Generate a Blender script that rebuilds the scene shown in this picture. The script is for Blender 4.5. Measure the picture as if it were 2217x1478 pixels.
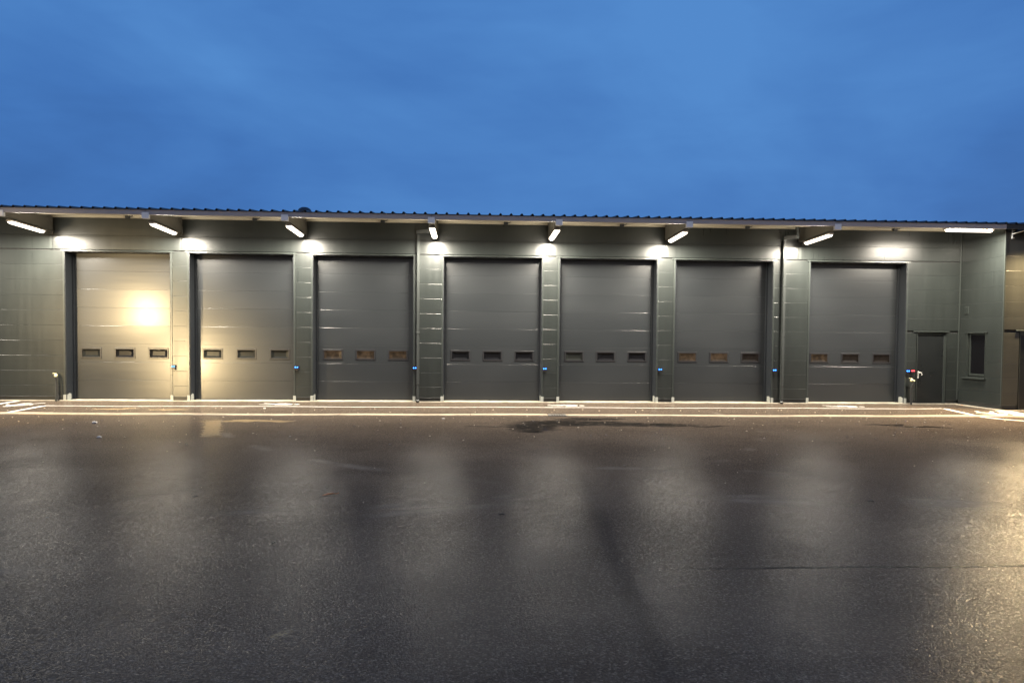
import bpy, bmesh, math, random
from mathutils import Vector, Matrix, Euler
R = math.radians
random.seed(7)
sc = bpy.context.scene
for o in list(bpy.data.objects):
    bpy.data.objects.remove(o, do_unlink=True)
COL = sc.collection

# ------------------------------------------------------------------ camera
F_PX, W_PX, H_PX = 1646.57, 2217.0, 1478.0
YAW, PITCH, ROLL = 0.0540274, -0.0335673, 0.0082326
CAM_H, DIST, PY = 1.7477, 21.1, 790.34
fw = Vector((math.sin(YAW)*math.cos(PITCH), math.cos(YAW)*math.cos(PITCH), math.sin(PITCH)))
rt0 = Vector((math.cos(YAW), -math.sin(YAW), 0)); up0 = rt0.cross(fw)
rt = math.cos(ROLL)*rt0 + math.sin(ROLL)*up0
up = -math.sin(ROLL)*rt0 + math.cos(ROLL)*up0
cam = bpy.data.cameras.new('camera'); camo = bpy.data.objects.new('camera', cam); COL.objects.link(camo)
M = Matrix.Identity(4)
for i in range(3):
    M[i][0], M[i][1], M[i][2] = rt[i], up[i], -fw[i]
M[0][3], M[1][3], M[2][3] = 0, -DIST, CAM_H
camo.matrix_world = M
cam.sensor_fit = 'HORIZONTAL'; cam.sensor_width = 36.0
cam.lens = F_PX/W_PX*36.0
cam.shift_y = (PY-H_PX/2)/W_PX
cam.clip_start = 0.05; cam.clip_end = 2000
sc.camera = camo
sc.render.resolution_x, sc.render.resolution_y = 1024, 682

# ------------------------------------------------------------------ exposure
vs = sc.view_settings
vs.view_transform = 'Standard'; vs.look = 'None'; vs.exposure = 0.0; vs.gamma = 1.0
vs.use_curve_mapping = False
sc.render.engine = 'CYCLES'
cy = sc.cycles
cy.use_denoising = True
cy.denoising_input_passes = 'RGB_ALBEDO_NORMAL'
cy.max_bounces = 6; cy.diffuse_bounces = 3; cy.glossy_bounces = 3
cy.sample_clamp_indirect = 4.0
cy.caustics_reflective = False; cy.caustics_refractive = False

# ------------------------------------------------------------------ node helpers
class NT:
    def __init__(self, tree): self.t = tree; self.n = tree.nodes; self.l = tree.links
    def new(self, typ, **kw):
        nd = self.n.new(typ)
        for k, v in kw.items(): setattr(nd, k, v)
        return nd
    def put(self, sock, v):
        if hasattr(v, 'is_linked') or isinstance(v, bpy.types.NodeSocket): self.l.new(v, sock)
        elif v is not None: sock.default_value = v
    def math(self, op, a, b=None, c=None, clamp=False):
        nd = self.new('ShaderNodeMath', operation=op, use_clamp=clamp)
        self.put(nd.inputs[0], a)
        if b is not None: self.put(nd.inputs[1], b)
        if c is not None: self.put(nd.inputs[2], c)
        return nd.outputs[0]
    def noise(self, vec, scale, detail=4, rough=0.55, dist=0.0, out=0):
        nd = self.new('ShaderNodeTexNoise')
        self.put(nd.inputs['Vector'], vec)
        nd.inputs['Scale'].default_value = scale; nd.inputs['Detail'].default_value = detail
        nd.inputs['Roughness'].default_value = rough; nd.inputs['Distortion'].default_value = dist
        return nd.outputs[out]
    def vor(self, vec, scale, feature='F1'):
        nd = self.new('ShaderNodeTexVoronoi', feature=feature)
        self.put(nd.inputs['Vector'], vec); nd.inputs['Scale'].default_value = scale
        return nd.outputs['Distance'], nd.outputs['Color'] if 'Color' in nd.outputs else None
    def ramp(self, v, lo, hi, a=0.0, b=1.0):
        nd = self.new('ShaderNodeMapRange', interpolation_type='SMOOTHSTEP')
        self.put(nd.inputs[0], v)
        for i, x in zip((1, 2, 3, 4), (lo, hi, a, b)): self.put(nd.inputs[i], x)
        return nd.outputs[0]
    def mix(self, f, a, b, blend='MIX'):
        nd = self.new('ShaderNodeMix', data_type='RGBA', blend_type=blend)
        self.put(nd.inputs[0], f)
        for s, v in ((6, a), (7, b)):
            if isinstance(v, (tuple, list)): v = tuple(v)+((1.0,) if len(v) == 3 else ())
            self.put(nd.inputs[s], v)
        return nd.outputs[2]
    def mapping(self, vec, loc=(0,0,0), rot=(0,0,0), scale=(1,1,1)):
        nd = self.new('ShaderNodeMapping'); self.put(nd.inputs[0], vec)
        nd.inputs[1].default_value = loc; nd.inputs[2].default_value = rot; nd.inputs[3].default_value = scale
        return nd.outputs[0]
    def sep(self, vec):
        nd = self.new('ShaderNodeSeparateXYZ'); self.put(nd.inputs[0], vec); return nd.outputs
    def bump(self, h, strength, dist, normal=None):
        nd = self.new('ShaderNodeBump'); self.put(nd.inputs['Height'], h)
        nd.inputs['Strength'].default_value = strength; nd.inputs['Distance'].default_value = dist
        if normal is not None: self.put(nd.inputs['Normal'], normal)
        return nd.outputs[0]

# ------------------------------------------------------------------ sky (overcast blue hour)
wd = bpy.data.worlds.new('World'); sc.world = wd; wd.use_nodes = True
T = NT(wd.node_tree); T.n.clear()
tc = T.new('ShaderNodeTexCoord'); dirv = tc.outputs['Generated']
sky = T.new('ShaderNodeTexSky', sky_type='NISHITA'); sky.sun_disc = False
sky.sun_elevation = R(-3.0); sky.sun_rotation = R(60)
sx, sy, sz = T.sep(dirv)
m1 = T.mapping(dirv, rot=(0.15, 0.5, 0.3), scale=(1.0, 1.0, 2.2))
n1 = T.noise(m1, 1.7, 5, 0.5, 0.6)
m2 = T.mapping(dirv, rot=(0.1, -0.55, 0.2), scale=(1.2, 1.2, 5.0))
n2 = T.noise(m2, 3.2, 6, 0.55, 0.3)
v = T.math('MULTIPLY_ADD', n1, 1.05, -0.20)
v = T.math('MULTIPLY_ADD', n2, 0.32, v)
v = T.math('MULTIPLY_ADD', sx, 0.15, v)
v = T.math('MULTIPLY_ADD', T.ramp(sz, 0.10, 0.42), 0.16, v)
cr = T.new('ShaderNodeValToRGB')
els = cr.color_ramp.elements
els[0].position = 0.30; els[0].color = (0.039, 0.128, 0.370, 1)
els[1].position = 0.80; els[1].color = (0.084, 0.250, 0.600, 1)
e = els.new(0.52); e.color = (0.055, 0.178, 0.485, 1)
T.l.new(v, cr.inputs[0])
mixn = T.mix(0.04, cr.outputs[0], sky.outputs[0], 'ADD')
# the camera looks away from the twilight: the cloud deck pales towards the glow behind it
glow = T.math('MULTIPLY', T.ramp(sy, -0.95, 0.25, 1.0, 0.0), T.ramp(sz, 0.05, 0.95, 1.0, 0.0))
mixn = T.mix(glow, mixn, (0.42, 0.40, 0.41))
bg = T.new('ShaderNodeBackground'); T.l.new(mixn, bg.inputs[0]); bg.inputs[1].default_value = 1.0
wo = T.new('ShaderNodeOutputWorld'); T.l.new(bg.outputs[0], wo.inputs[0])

# ------------------------------------------------------------------ materials
def newmat(name):
    m = bpy.data.materials.new(name); m.use_nodes = True
    t = NT(m.node_tree); b = m.node_tree.nodes['Principled BSDF']
    return m, t, b
def simple(name, col, rough=0.5, metal=0.0, var=0.12, scale=6.0, spec=0.5, bump=0.0, bscale=60.0, emit=None, es=0.0, coat=0.0):
    m, t, b = newmat(name)
    co = t.new('ShaderNodeTexCoord').outputs['Object']
    n = t.noise(co, scale, 4, 0.6)
    lo = tuple(c*(1-var) for c in col); hi = tuple(min(1, c*(1+var)) for c in col)
    t.l.new(t.mix(n, lo, hi), b.inputs['Base Color'])
    t.l.new(t.ramp(n, 0.3, 0.7, rough*0.9, min(1, rough*1.12)), b.inputs['Roughness'])
    b.inputs['Metallic'].default_value = metal
    b.inputs['Specular IOR Level'].default_value = spec
    b.inputs['Coat Weight'].default_value = coat
    if bump:
        t.l.new(t.bump(t.noise(co, bscale, 3), bump, 0.004), b.inputs['Normal'])
    if emit:
        b.inputs['Emission Color'].default_value = (*emit, 1); b.inputs['Emission Strength'].default_value = es
    return m

def painted_metal(name, col, rough, spec=0.5, wob=0.25, dirt=0.10):
    # coil-coated sheet: faint rolling waves, dust, rain streaks
    m, t, b = newmat(name)
    geo = t.new('ShaderNodeNewGeometry'); pos = geo.outputs['Position']
    n = t.noise(pos, 0.9, 5, 0.6)
    st = t.noise(t.mapping(pos, scale=(9, 9, 0.5)), 1.0, 4, 0.6)
    f = t.math('MULTIPLY_ADD', st, 0.5, t.math('MULTIPLY', n, 0.5))
    oi = t.new('ShaderNodeObjectInfo')
    f = t.math('ADD', f, t.math('MULTIPLY_ADD', oi.outputs['Random'], 0.08, -0.04))
    lo = tuple(c*(1-dirt) for c in col); hi = tuple(c*(1+dirt*1.6) for c in col)
    t.l.new(t.mix(t.ramp(f, 0.3, 0.7), lo, hi), b.inputs['Base Color'])
    t.l.new(t.ramp(f, 0.25, 0.75, rough*0.88, rough*1.14), b.inputs['Roughness'])
    b.inputs['Specular IOR Level'].default_value = spec
    w = t.noise(t.mapping(pos, scale=(0.35, 0.35, 2.6)), 1.6, 2, 0.5)
    fine = t.noise(pos, 220, 2, 0.5)
    nb = t.bump(w, wob, 0.02)
    t.l.new(t.bump(fine, 0.06, 0.002, nb), b.inputs['Normal'])
    return m

M_WALL = painted_metal('green_grey_cladding', (0.0178, 0.0210, 0.0200), 0.30, wob=0.12)
M_TRIM = painted_metal('green_grey_trim', (0.027, 0.032, 0.030), 0.30, wob=0.05)
M_WING = painted_metal('wing_cladding', (0.032, 0.033, 0.029), 0.36)
def door_paint():
    m, t, b = newmat('anthracite_door_skin')
    pos = t.new('ShaderNodeNewGeometry').outputs['Position']
    n = t.noise(t.mapping(pos, scale=(0.6, 0.6, 1.2)), 0.8, 2, 0.5)
    oi = t.new('ShaderNodeObjectInfo')
    f = t.math('ADD', n, t.math('MULTIPLY_ADD', oi.outputs['Random'], 0.2, -0.1))
    t.l.new(t.mix(t.ramp(f, 0.3, 0.7), (0.0190, 0.0215, 0.0235), (0.0230, 0.0256, 0.0278)), b.inputs['Base Color'])
    t.l.new(t.ramp(f, 0.2, 0.8, 0.285, 0.315), b.inputs['Roughness'])
    b.inputs['Coat Weight'].default_value = 0.22; b.inputs['Coat Roughness'].default_value = 0.17
    big = t.noise(t.mapping(pos, scale=(0.3, 0.3, 3.0)), 1.3, 2)
    nb = t.bump(big, 0.10, 0.02)
    t.l.new(nb, b.inputs['Normal'])
    return m
M_DOOR = door_paint()
M_JAMB = simple('dark_reveal_sheet', (0.017, 0.020, 0.024), 0.45, var=0.15, scale=3)
M_LEAF = simple('dark_door_leaf', (0.011, 0.0125, 0.013), 0.30, var=0.12, scale=3, spec=0.4)
M_PLINTH = simple('dark_plinth', (0.018, 0.020, 0.020), 0.5, var=0.25, scale=8)
M_CORE = simple('insulated_wall_core', (0.02, 0.02, 0.02), 0.8)
M_GALV = simple('galvanised_steel', (0.74, 0.76, 0.80), 0.42, metal=0.75, var=0.12, scale=30)
M_GUARD = simple('pale_corner_guard', (0.33, 0.34, 0.31), 0.5, var=0.12, scale=20)
M_BEAM = simple('painted_eave_beam', (0.115, 0.110, 0.096), 0.45, var=0.12, scale=5)
M_SOFFIT = simple('pale_soffit_sheet', (0.40, 0.365, 0.285), 0.55, var=0.08, scale=2)
M_PLATE = simple('pale_wall_plate', (0.42, 0.385, 0.30), 0.45, var=0.08, scale=4)
M_FASCIA = simple('grey_fascia', (0.42, 0.395, 0.40), 0.40, var=0.10, scale=3)
M_ROOF = simple('dark_roof_sheet', (0.030, 0.035, 0.050), 0.45, var=0.2, scale=3)
M_BLACK = simple('black_plastic', (0.012, 0.012, 0.013), 0.4)
M_RUBBER = simple('black_rubber_seal', (0.012, 0.012, 0.012), 0.75)
M_WINFR = simple('black_window_rim', (0.016, 0.016, 0.018), 0.35)
M_DARKPIPE = painted_metal('dark_downpipe', (0.040, 0.044, 0.043), 0.24, wob=0.0)
M_BRASS = simple('pale_brass', (0.62, 0.58, 0.34), 0.4, metal=0.3)
M_HANDLE = simple('pale_handle', (0.70, 0.69, 0.63), 0.4)
M_LAMPBODY = simple('grey_lamp_housing', (0.42, 0.40, 0.38), 0.5)
M_DRY = simple('dead_leaf', (0.55, 0.17, 0.05), 0.8, var=0.3, scale=40)
M_TWIG = simple('wet_twig', (0.035, 0.028, 0.022), 0.7, var=0.3, scale=40)
M_STONE = simple('pale_stone', (0.48, 0.44, 0.38), 0.8, var=0.2, scale=60)
M_CHIP = simple('pale_grit', (0.30, 0.25, 0.18), 0.85, var=0.35, scale=3)
def emit(name, col, s):
    m, t, b = newmat(name); b.inputs['Base Color'].default_value = (*[min(1, c) for c in col], 1)
    b.inputs['Emission Color'].default_value = (*col, 1); b.inputs['Emission Strength'].default_value = s
    m.cycles.emission_sampling = 'NONE'
    return m
LAMP_W = 560.0; FLANK_W = 20.0
M_DIFF = emit('lit_lamp_diffuser', (1.0, 0.90, 0.74), 5.0)
M_BLUE = emit('blue_led', (0.05, 0.30, 1.0), 4.5)
M_RED = emit('red_led', (1.0, 0.08, 0.10), 4.0)
M_WARM = emit('lit_warm_lens', (1.0, 0.66, 0.26), 14.0)

def glass(name, tint=(0.004, 0.004, 0.005), glow=None, gs=0.0):
    m, t, b = newmat(name)
    pos = t.new('ShaderNodeNewGeometry').outputs['Position']
    n = t.noise(pos, 7.0, 3, 0.6)
    t.l.new(t.mix(n, tuple(c*0.7 for c in tint), tuple(c*1.4 for c in tint)), b.inputs['Base Color'])
    b.inputs['Roughness'].default_value = 0.30
    b.inputs['Specular IOR Level'].default_value = 0.16
    t.l.new(t.bump(t.noise(pos, 5.0, 2), 0.10, 0.02), b.inputs['Normal'])
    if glow:   # dim room light behind the acrylic
        g = t.noise(pos, 6.5, 3, 0.6)
        t.l.new(t.mix(t.ramp(g, 0.35, 0.7), tuple(c*0.25 for c in glow), glow), b.inputs['Emission Color'])
        b.inputs['Emission Strength'].default_value = gs
    return m
M_GLASS = glass('dark_acrylic')
M_GLASSG = glass('smoky_acrylic', (0.012, 0.013, 0.012))
M_GLASSW = glass('warm_lit_acrylic', (0.006, 0.005, 0.004), (0.085, 0.052, 0.028), 1.0)
M_GLASSD = glass('dim_lit_acrylic', (0.006, 0.005, 0.004), (0.014, 0.009, 0.007), 1.0)

def concrete(name, col):
    m, t, b = newmat(name)
    pos = t.new('ShaderNodeNewGeometry').outputs['Position']
    a = t.noise(pos, 2.5, 6, 0.65); c = t.noise(pos, 45, 3, 0.6)
    f = t.math('MULTIPLY_ADD', a, 0.75, t.math('MULTIPLY', c, 0.25))
    t.l.new(t.mix(t.ramp(f, 0.32, 0.66), tuple(x*0.55 for x in col), tuple(x*1.15 for x in col)), b.inputs['Base Color'])
    b.inputs['Roughness'].default_value = 0.75
    t.l.new(t.bump(c, 0.3, 0.004), b.inputs['Normal'])
    return m
M_CONC = concrete('pale_concrete', (0.38, 0.34, 0.265))
M_CHAN = concrete('sandy_channel_concrete', (0.32, 0.245, 0.16))
def roadpaint():
    m, t, b = newmat('white_road_paint')
    pos = t.new('ShaderNodeNewGeometry').outputs['Position']
    a = t.noise(pos, 5, 6, 0.7); c = t.noise(pos, 130, 2, 0.6)
    f = t.math('MULTIPLY_ADD', a, 0.6, t.math('MULTIPLY', c, 0.4))
    t.l.new(t.mix(t.ramp(f, 0.34, 0.50), (0.26, 0.24, 0.21), (0.54, 0.52, 0.48)), b.inputs['Base Color'])
    b.inputs['Roughness'].default_value = 0.6
    t.l.new(t.bump(c, 0.3, 0.003), b.inputs['Normal'])
    return m
M_PAINT = roadpaint()

def asphalt():
    m, t, b = newmat('damp_asphalt')
    pos = t.new('ShaderNodeTexCoord').outputs['Object']
    px, py, pz = t.sep(pos)
    wn = t.new('ShaderNodeTexNoise'); t.put(wn.inputs['Vector'], pos); wn.inputs['Scale'].default_value = 2.2; wn.inputs['Detail'].default_value = 5
    wv = t.new('ShaderNodeVectorMath', operation='MULTIPLY_ADD')
    t.l.new(wn.outputs['Color'], wv.inputs[0]); wv.inputs[1].default_value = (0.9, 0.9, 0); wv.inputs[2].default_value = (-0.45, -0.45, 0)
    wa = t.new('ShaderNodeVectorMath', operation='ADD'); t.l.new(pos, wa.inputs[0]); t.l.new(wv.outputs[0], wa.inputs[1])
    warped = wa.outputs[0]
    def blob(cx, cy_, rx, ry, ang=0.0, soft=0.45, warp=True):
        mp = t.new('ShaderNodeMapping', vector_type='TEXTURE'); t.l.new(warped if warp else pos, mp.inputs[0])
        mp.inputs[1].default_value = (cx, cy_, 0); mp.inputs[2].default_value = (0, 0, ang); mp.inputs[3].default_value = (rx, ry, 1e3)
        ln = t.new('ShaderNodeVectorMath', operation='LENGTH'); t.l.new(mp.outputs[0], ln.inputs[0])
        return t.ramp(ln.outputs['Value'], 1.0-soft, 1.0+soft*0.3, 1.0, 0.0)
    def patch(cx, cy_, rx, ry, ang, soft):
        mp = t.new('ShaderNodeMapping', vector_type='TEXTURE'); w2 = t.new('ShaderNodeVectorMath', operation='MULTIPLY_ADD')
        t.l.new(t.noise(pos, 7.0, 4, 0.7, out=1), w2.inputs[0]); w2.inputs[1].default_value = (0.22, 0.5, 0); w2.inputs[2].default_value = (-0.11, -0.25, 0)
        a2 = t.new('ShaderNodeVectorMath', operation='ADD'); t.l.new(pos, a2.inputs[0]); t.l.new(w2.outputs[0], a2.inputs[1])
        t.l.new(a2.outputs[0], mp.inputs[0]); mp.inputs[1].default_value = (cx, cy_, 0); mp.inputs[2].default_value = (0, 0, ang); mp.inputs[3].default_value = (rx, ry, 1e3)
        q = t.sep(mp.outputs[0])
        return t.ramp(t.math('MAXIMUM', t.math('ABSOLUTE', q[0]), t.math('ABSOLUTE', q[1])), 1.0-soft, 1.0+soft*0.5, 1.0, 0.0)
    def union(*ms):
        r = ms[0]
        for q in ms[1:]: r = t.math('MAXIMUM', r, q)
        return r
    big = t.noise(pos, 0.35, 5, 0.6)                     # worn / damp areas
    lanes = t.noise(t.mapping(pos, rot=(0, 0, 0.12), scale=(0.22, 1.6, 1)), 1.0, 5, 0.6)   # paving drags
    mid = t.noise(pos, 3.0, 6, 0.65)
    agg, aggc = t.vor(pos, 75.0)
    agg2, _ = t.vor(pos, 150.0)
    fine = t.noise(pos, 60.0, 4, 0.65)
    f = t.math('MULTIPLY_ADD', big, 0.45, t.math('MULTIPLY_ADD', lanes, 0.30, t.math('MULTIPLY', mid, 0.25)))
    col = t.mix(t.ramp(f, 0.32, 0.68), (0.068, 0.0500, 0.0355), (0.126, 0.0930, 0.0670))
    gr = t.new('ShaderNodeSeparateColor'); t.l.new(aggc, gr.inputs[0])
    col = t.mix(t.ramp(gr.outputs[0], 0.55, 1.0), col, t.mix(0.75, col, (0.22, 0.18, 0.145)))
    col = t.mix(t.ramp(fine, 0.40, 0.68), t.mix(0.65, col, (0.018, 0.0155, 0.013)), col)
    # sand spills
    sand = union(t.math('MULTIPLY', patch(-5.0, -6.1, 0.17, 1.45, 0.305, 0.45), 0.5), t.math('MULTIPLY', blob(-1.11, -16.6, 0.10, 0.045, 0.9, 0.9, False), t.ramp(t.noise(pos, 34, 4, 0.7), 0.40, 0.56)))
    dust = union(blob(-8.6, -2.3, 0.5, 0.16), blob(-7.3, -2.35, 0.6, 0.18), blob(-4.7, -4.95, 1.0, 0.22))
    sandf = t.math('MULTIPLY', t.math('MAXIMUM', sand, t.math('MULTIPLY', dust, 0.5)), t.ramp(t.noise(pos, 26, 5, 0.7), 0.28, 0.50))
    col = t.mix(t.math('MULTIPLY', sandf, 0.75), col, (0.46, 0.33, 0.16))
    # paler scuffs from tyres: arcs
    def arc(cx, cy_, rad, wdt):
        vs_ = t.new('ShaderNodeVectorMath', operation='DISTANCE'); t.l.new(pos, vs_.inputs[0]); vs_.inputs[1].default_value = (cx, cy_, 0)
        d = t.math('ABSOLUTE', t.math('SUBTRACT', vs_.outputs['Value'], rad))
        return t.ramp(d, 0.0, wdt, 1.0, 0.0)
    arcs = union(arc(1.5, -19.0, 8.2, 0.20), arc(3.0, -22.0, 9.3, 0.16), arc(-3.5, -4.0, 9.5, 0.16), arc(5.5, -2.0, 11.2, 0.2))
    arcs = t.math('MULTIPLY', arcs, t.ramp(t.noise(pos, 0.8, 4), 0.48, 0.66))
    col = t.mix(t.math('MULTIPLY', arcs, 0.38), col, (0.21, 0.185, 0.155))
    # wet pools
    wet = union(blob(1.25, -5.9, 0.55, 0.95, 0.0), blob(2.2, -5.2, 1.45, 0.60), blob(3.5, -5.45, 1.4, 0.40), blob(2.6, -4.35, 0.9, 0.28),
                blob(1.15, -6.6, 0.30, 0.30), blob(0.6, -5.85, 0.9, 0.10), blob(4.7, -5.7, 0.8, 0.10), blob(8.9, -5.35, 0.6, 0.20), blob(9.4, -5.75, 0.6, 0.16))
    wetf = t.math('MULTIPLY', wet, t.ramp(t.noise(t.mapping(pos, scale=(0.6, 1, 1)), 7, 6, 0.78), 0.38, 0.46))
    col = t.mix(t.math('MULTIPLY', wetf, 0.86), col, (0.006, 0.006, 0.006))
    # lay joint of two paving lanes, tarred over
    jw = t.math('ABSOLUTE', t.math('ADD', py, t.math('MULTIPLY_ADD', t.noise(pos, 1.5, 4), 0.12, 15.33)))
    joint = t.math('MULTIPLY', t.ramp(jw, 0.005, 0.030, 1.0, 0.0), t.ramp(px, 0.9, 2.6))
    col = t.mix(t.math('MULTIPLY', joint, 0.75), col, (0.008, 0.008, 0.008))
    # narrow strip with darker colour and weaker specular
    strip = t.math('MULTIPLY', blob(1.20, -14.8, 0.12, 4.2, -0.07, 0.8, False), 0.6)
    col = t.mix(t.math('MULTIPLY', strip, 0.75), col, (0.024, 0.021, 0.020))
    t.l.new(col, b.inputs['Base Color'])
    rough = t.ramp(big, 0.30, 0.70, 0.19, 0.26)
    rough = t.math('ADD', rough, t.math('MULTIPLY', sandf, 0.3), clamp=True)
    rough = t.math('MULTIPLY_ADD', wetf, -0.18, rough)
    t.l.new(rough, b.inputs['Roughness'])
    patchy = t.ramp(t.noise(t.mapping(pos, scale=(1.3, 0.45, 1)), 1.2, 7, 0.68, 0.4), 0.36, 0.64, 0.74, 1.10)
    grain = t.ramp(gr.outputs[1], 0.15, 1.0, 0.35, 1.75)
    damp = t.math('MULTIPLY', patchy, grain)
    damp = t.math('MULTIPLY', damp, t.math('MULTIPLY', t.ramp(big, 0.32, 0.66, 0.62, 1.05), t.ramp(lanes, 0.30, 0.68, 0.85, 1.08)))
    t.l.new(t.math('MULTIPLY', t.math('MULTIPLY', t.math('MULTIPLY', damp, t.math('MULTIPLY_ADD', strip, -0.75, 1.0, clamp=True)), 0.0070), t.math('MULTIPLY_ADD', wetf, -0.6, 1.0)), b.inputs['Specular IOR Level'])
    b.inputs['Specular Tint'].default_value = (1.0, 0.90, 0.76, 1)
    h = t.math('MULTIPLY_ADD', agg, -0.7, t.math('MULTIPLY_ADD', agg2, -0.3, t.math('MULTIPLY', fine, 0.5)))
    h = t.math('MULTIPLY', h, t.math('MULTIPLY_ADD', wetf, -0.95, 1.0))
    h = t.math('ADD', h, t.math('MULTIPLY', joint, -2.0))
    hb = t.bump(big, 0.2, 0.06)
    t.l.new(t.bump(h, 0.37, 0.006, hb), b.inputs['Normal'])
    return m
M_ASPH = asphalt()

# ------------------------------------------------------------------ mesh helpers
class MB:
    def __init__(self): self.v = []; self.f = []; self.sm = []
    def add(self, vs_, fs, smooth=False):
        o = len(self.v); self.v += [tuple(p) for p in vs_]
        for f in fs: self.f.append([i+o for i in f]); self.sm.append(smooth)
        return self
    def box(self, x0, x1, y0, y1, z0, z1):
        V = [(x, y, z) for z in (z0, z1) for y in (y0, y1) for x in (x0, x1)]
        return self.add(V, [(0,2,3,1),(4,5,7,6),(0,1,5,4),(2,6,7,3),(0,4,6,2),(1,3,7,5)])
    def cbox(self, x0, x1, y0, y1, z0, z1, c=0.006, seg=1):
        bm = bmesh.new(); r = bmesh.ops.create_cube(bm, size=1.0)
        for q in bm.verts:
            q.co = Vector(((x0+x1)/2+q.co.x*(x1-x0), (y0+y1)/2+q.co.y*(y1-y0), (z0+z1)/2+q.co.z*(z1-z0)))
        bmesh.ops.bevel(bm, geom=list(bm.edges), offset=c, segments=seg, affect='EDGES')
        bm.verts.index_update()
        self.add([q.co[:] for q in bm.verts], [[q.index for q in f.verts] for f in bm.faces]); bm.free()
        return self
    def prism_x(self, prof, x0, x1):
        # prof: list of (y,z), extruded along X
        n = len(prof)
        V = [(x0, y, z) for y, z in prof]+[(x1, y, z) for y, z in prof]
        F = [(i, (i+1) % n, n+(i+1) % n, n+i) for i in range(n)]+[tuple(range(n-1, -1, -1)), tuple(range(n, 2*n))]
        return self.add(V, F)
    def prism_z(self, prof, z0, z1):
        n = len(prof)
        V = [(x, y, z0) for x, y in prof]+[(x, y, z1) for x, y in prof]
        F = [(i, (i+1) % n, n+(i+1) % n, n+i) for i in range(n)]+[tuple(range(n-1, -1, -1)), tuple(range(n, 2*n))]
        return self.add(V, F)
    def tube(self, pts, r, n=12, cap=True):
        pts = [Vector(p) for p in pts]; rings = []
        prev = None
        for i, p in enumerate(pts):
            d = ((pts[i]-pts[i-1]).normalized() if i else Vector()) + ((pts[i+1]-pts[i]).normalized() if i < len(pts)-1 else Vector())
            d.normalize()
            a = prev if prev is not None else (Vector((0, 0, 1)) if abs(d.z) < 0.9 else Vector((1, 0, 0)))
            u = (a-d*a.dot(d)).normalized(); w = d.cross(u); prev = u
            rr = r[i] if isinstance(r, (list, tuple)) else r
            rings.append([p+u*rr*math.cos(k*2*math.pi/n)+w*rr*math.sin(k*2*math.pi/n) for k in range(n)])
        V = [q for rg in rings for q in rg]; F = []
        for i in range(len(rings)-1):
            for k in range(n):
                F.append((i*n+k, i*n+(k+1) % n, (i+1)*n+(k+1) % n, (i+1)*n+k))
        self.add(V, F, True)
        if cap:
            o = len(V)
            self.add(rings[0], [tuple(range(n-1, -1, -1))]); self.add(rings[-1], [tuple(range(n))])
        return self
    def lathe(self, prof, c, n=20):
        # prof: (r,z) from bottom to top
        V = [(c[0]+r*math.cos(k*2*math.pi/n), c[1]+r*math.sin(k*2*math.pi/n), c[2]+z) for r, z in prof for k in range(n)]
        F = [(i*n+k, i*n+(k+1) % n, (i+1)*n+(k+1) % n, (i+1)*n+k) for i in range(len(prof)-1) for k in range(n)]
        self.add(V, F, True)
        return self
    def mesh(self, name, mat):
        me = bpy.data.meshes.new(name); me.from_pydata(self.v, [], self.f)
        me.polygons.foreach_set('use_smooth', self.sm)
        me.materials.append(mat); me.update(); return me
    def build(self, name, mat, parent=None, loc=(0, 0, 0), rotz=0.0):
        return put(name, self.mesh(name, mat), parent, loc, rotz)
def put(name, me, parent=None, loc=(0, 0, 0), rotz=0.0):
    o = bpy.data.objects.new(name, me); COL.objects.link(o)
    o.location = loc; o.rotation_euler = (0, 0, rotz)
    if parent is not None: o.parent = parent
    return o
def tag(o, label=None, cat=None, group=None, kind=None):
    for k, v_ in (('label', label), ('category', cat), ('group', group), ('kind', kind)):
        if v_: o[k] = v_
    return o
def thing(name, label, cat, loc=(0, 0, 0), rotz=0.0, group=None):
    o = bpy.data.objects.new(name, None); COL.objects.link(o); o.location = loc; o.rotation_euler = (0, 0, rotz)
    o.empty_display_size = 0.2
    return tag(o, label, cat, group)
def copy_tree(o, parent=None):
    c = o.copy(); COL.objects.link(c)
    if parent is not None: c.parent = parent
    for ch in o.children: copy_tree(ch, c)
    return c

# ------------------------------------------------------------------ ground
def ground_mesh():
    mb = MB(); mb.add([(-300, -300, 0), (300, -300, 0), (300, 300, 0), (-300, 300, 0)], [(0, 1, 2, 3)])
    return mb
tag(ground_mesh().build('asphalt_yard', M_ASPH), kind='structure')

# doors: left and right edge of each opening on the wall plane
DOORS = [(-10.904, -8.128), (-7.632, -4.845), (-4.329, -1.586), (-0.772, 1.962), (2.451, 5.191), (5.707, 8.500), (9.571, 12.385)]
BEAMS = [-14.55, -11.25, -7.86, -4.55, -0.995, 2.165, 5.45, 9.26]
H_OPEN = 4.02; REC = 0.40
ROWS = [0.125, 0.42, 0.823, 1.226, 1.632, 2.040, 2.446, 2.852, 3.260, 3.665, 4.045]
Z_HEAD, Z_TOP = 4.455, 4.915
WX0, WX1, WINGX, WINGY, WINGX1 = -19.0, 13.97, 13.97, -1.80, 20.0
ROOF_Y0, ROOF_Z0, SLOPE = -2.20, 4.795, 0.10

# concrete apron under the doors (sill)
ap = MB(); ap.cbox(WX0, 13.95, -0.08, 0.55, -0.1, 0.022, 0.006)
tag(ap.build('concrete_apron', M_CONC), kind='structure')
ap2 = MB(); ap2.box(13.80, 13.965, -1.98, -0.125, -0.1, 0.012); ap2.box(13.80, WINGX1, -2.10, -1.985, -0.1, 0.012)
tag(ap2.build('concrete_edge_strip', M_CONC), kind='structure')

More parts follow.
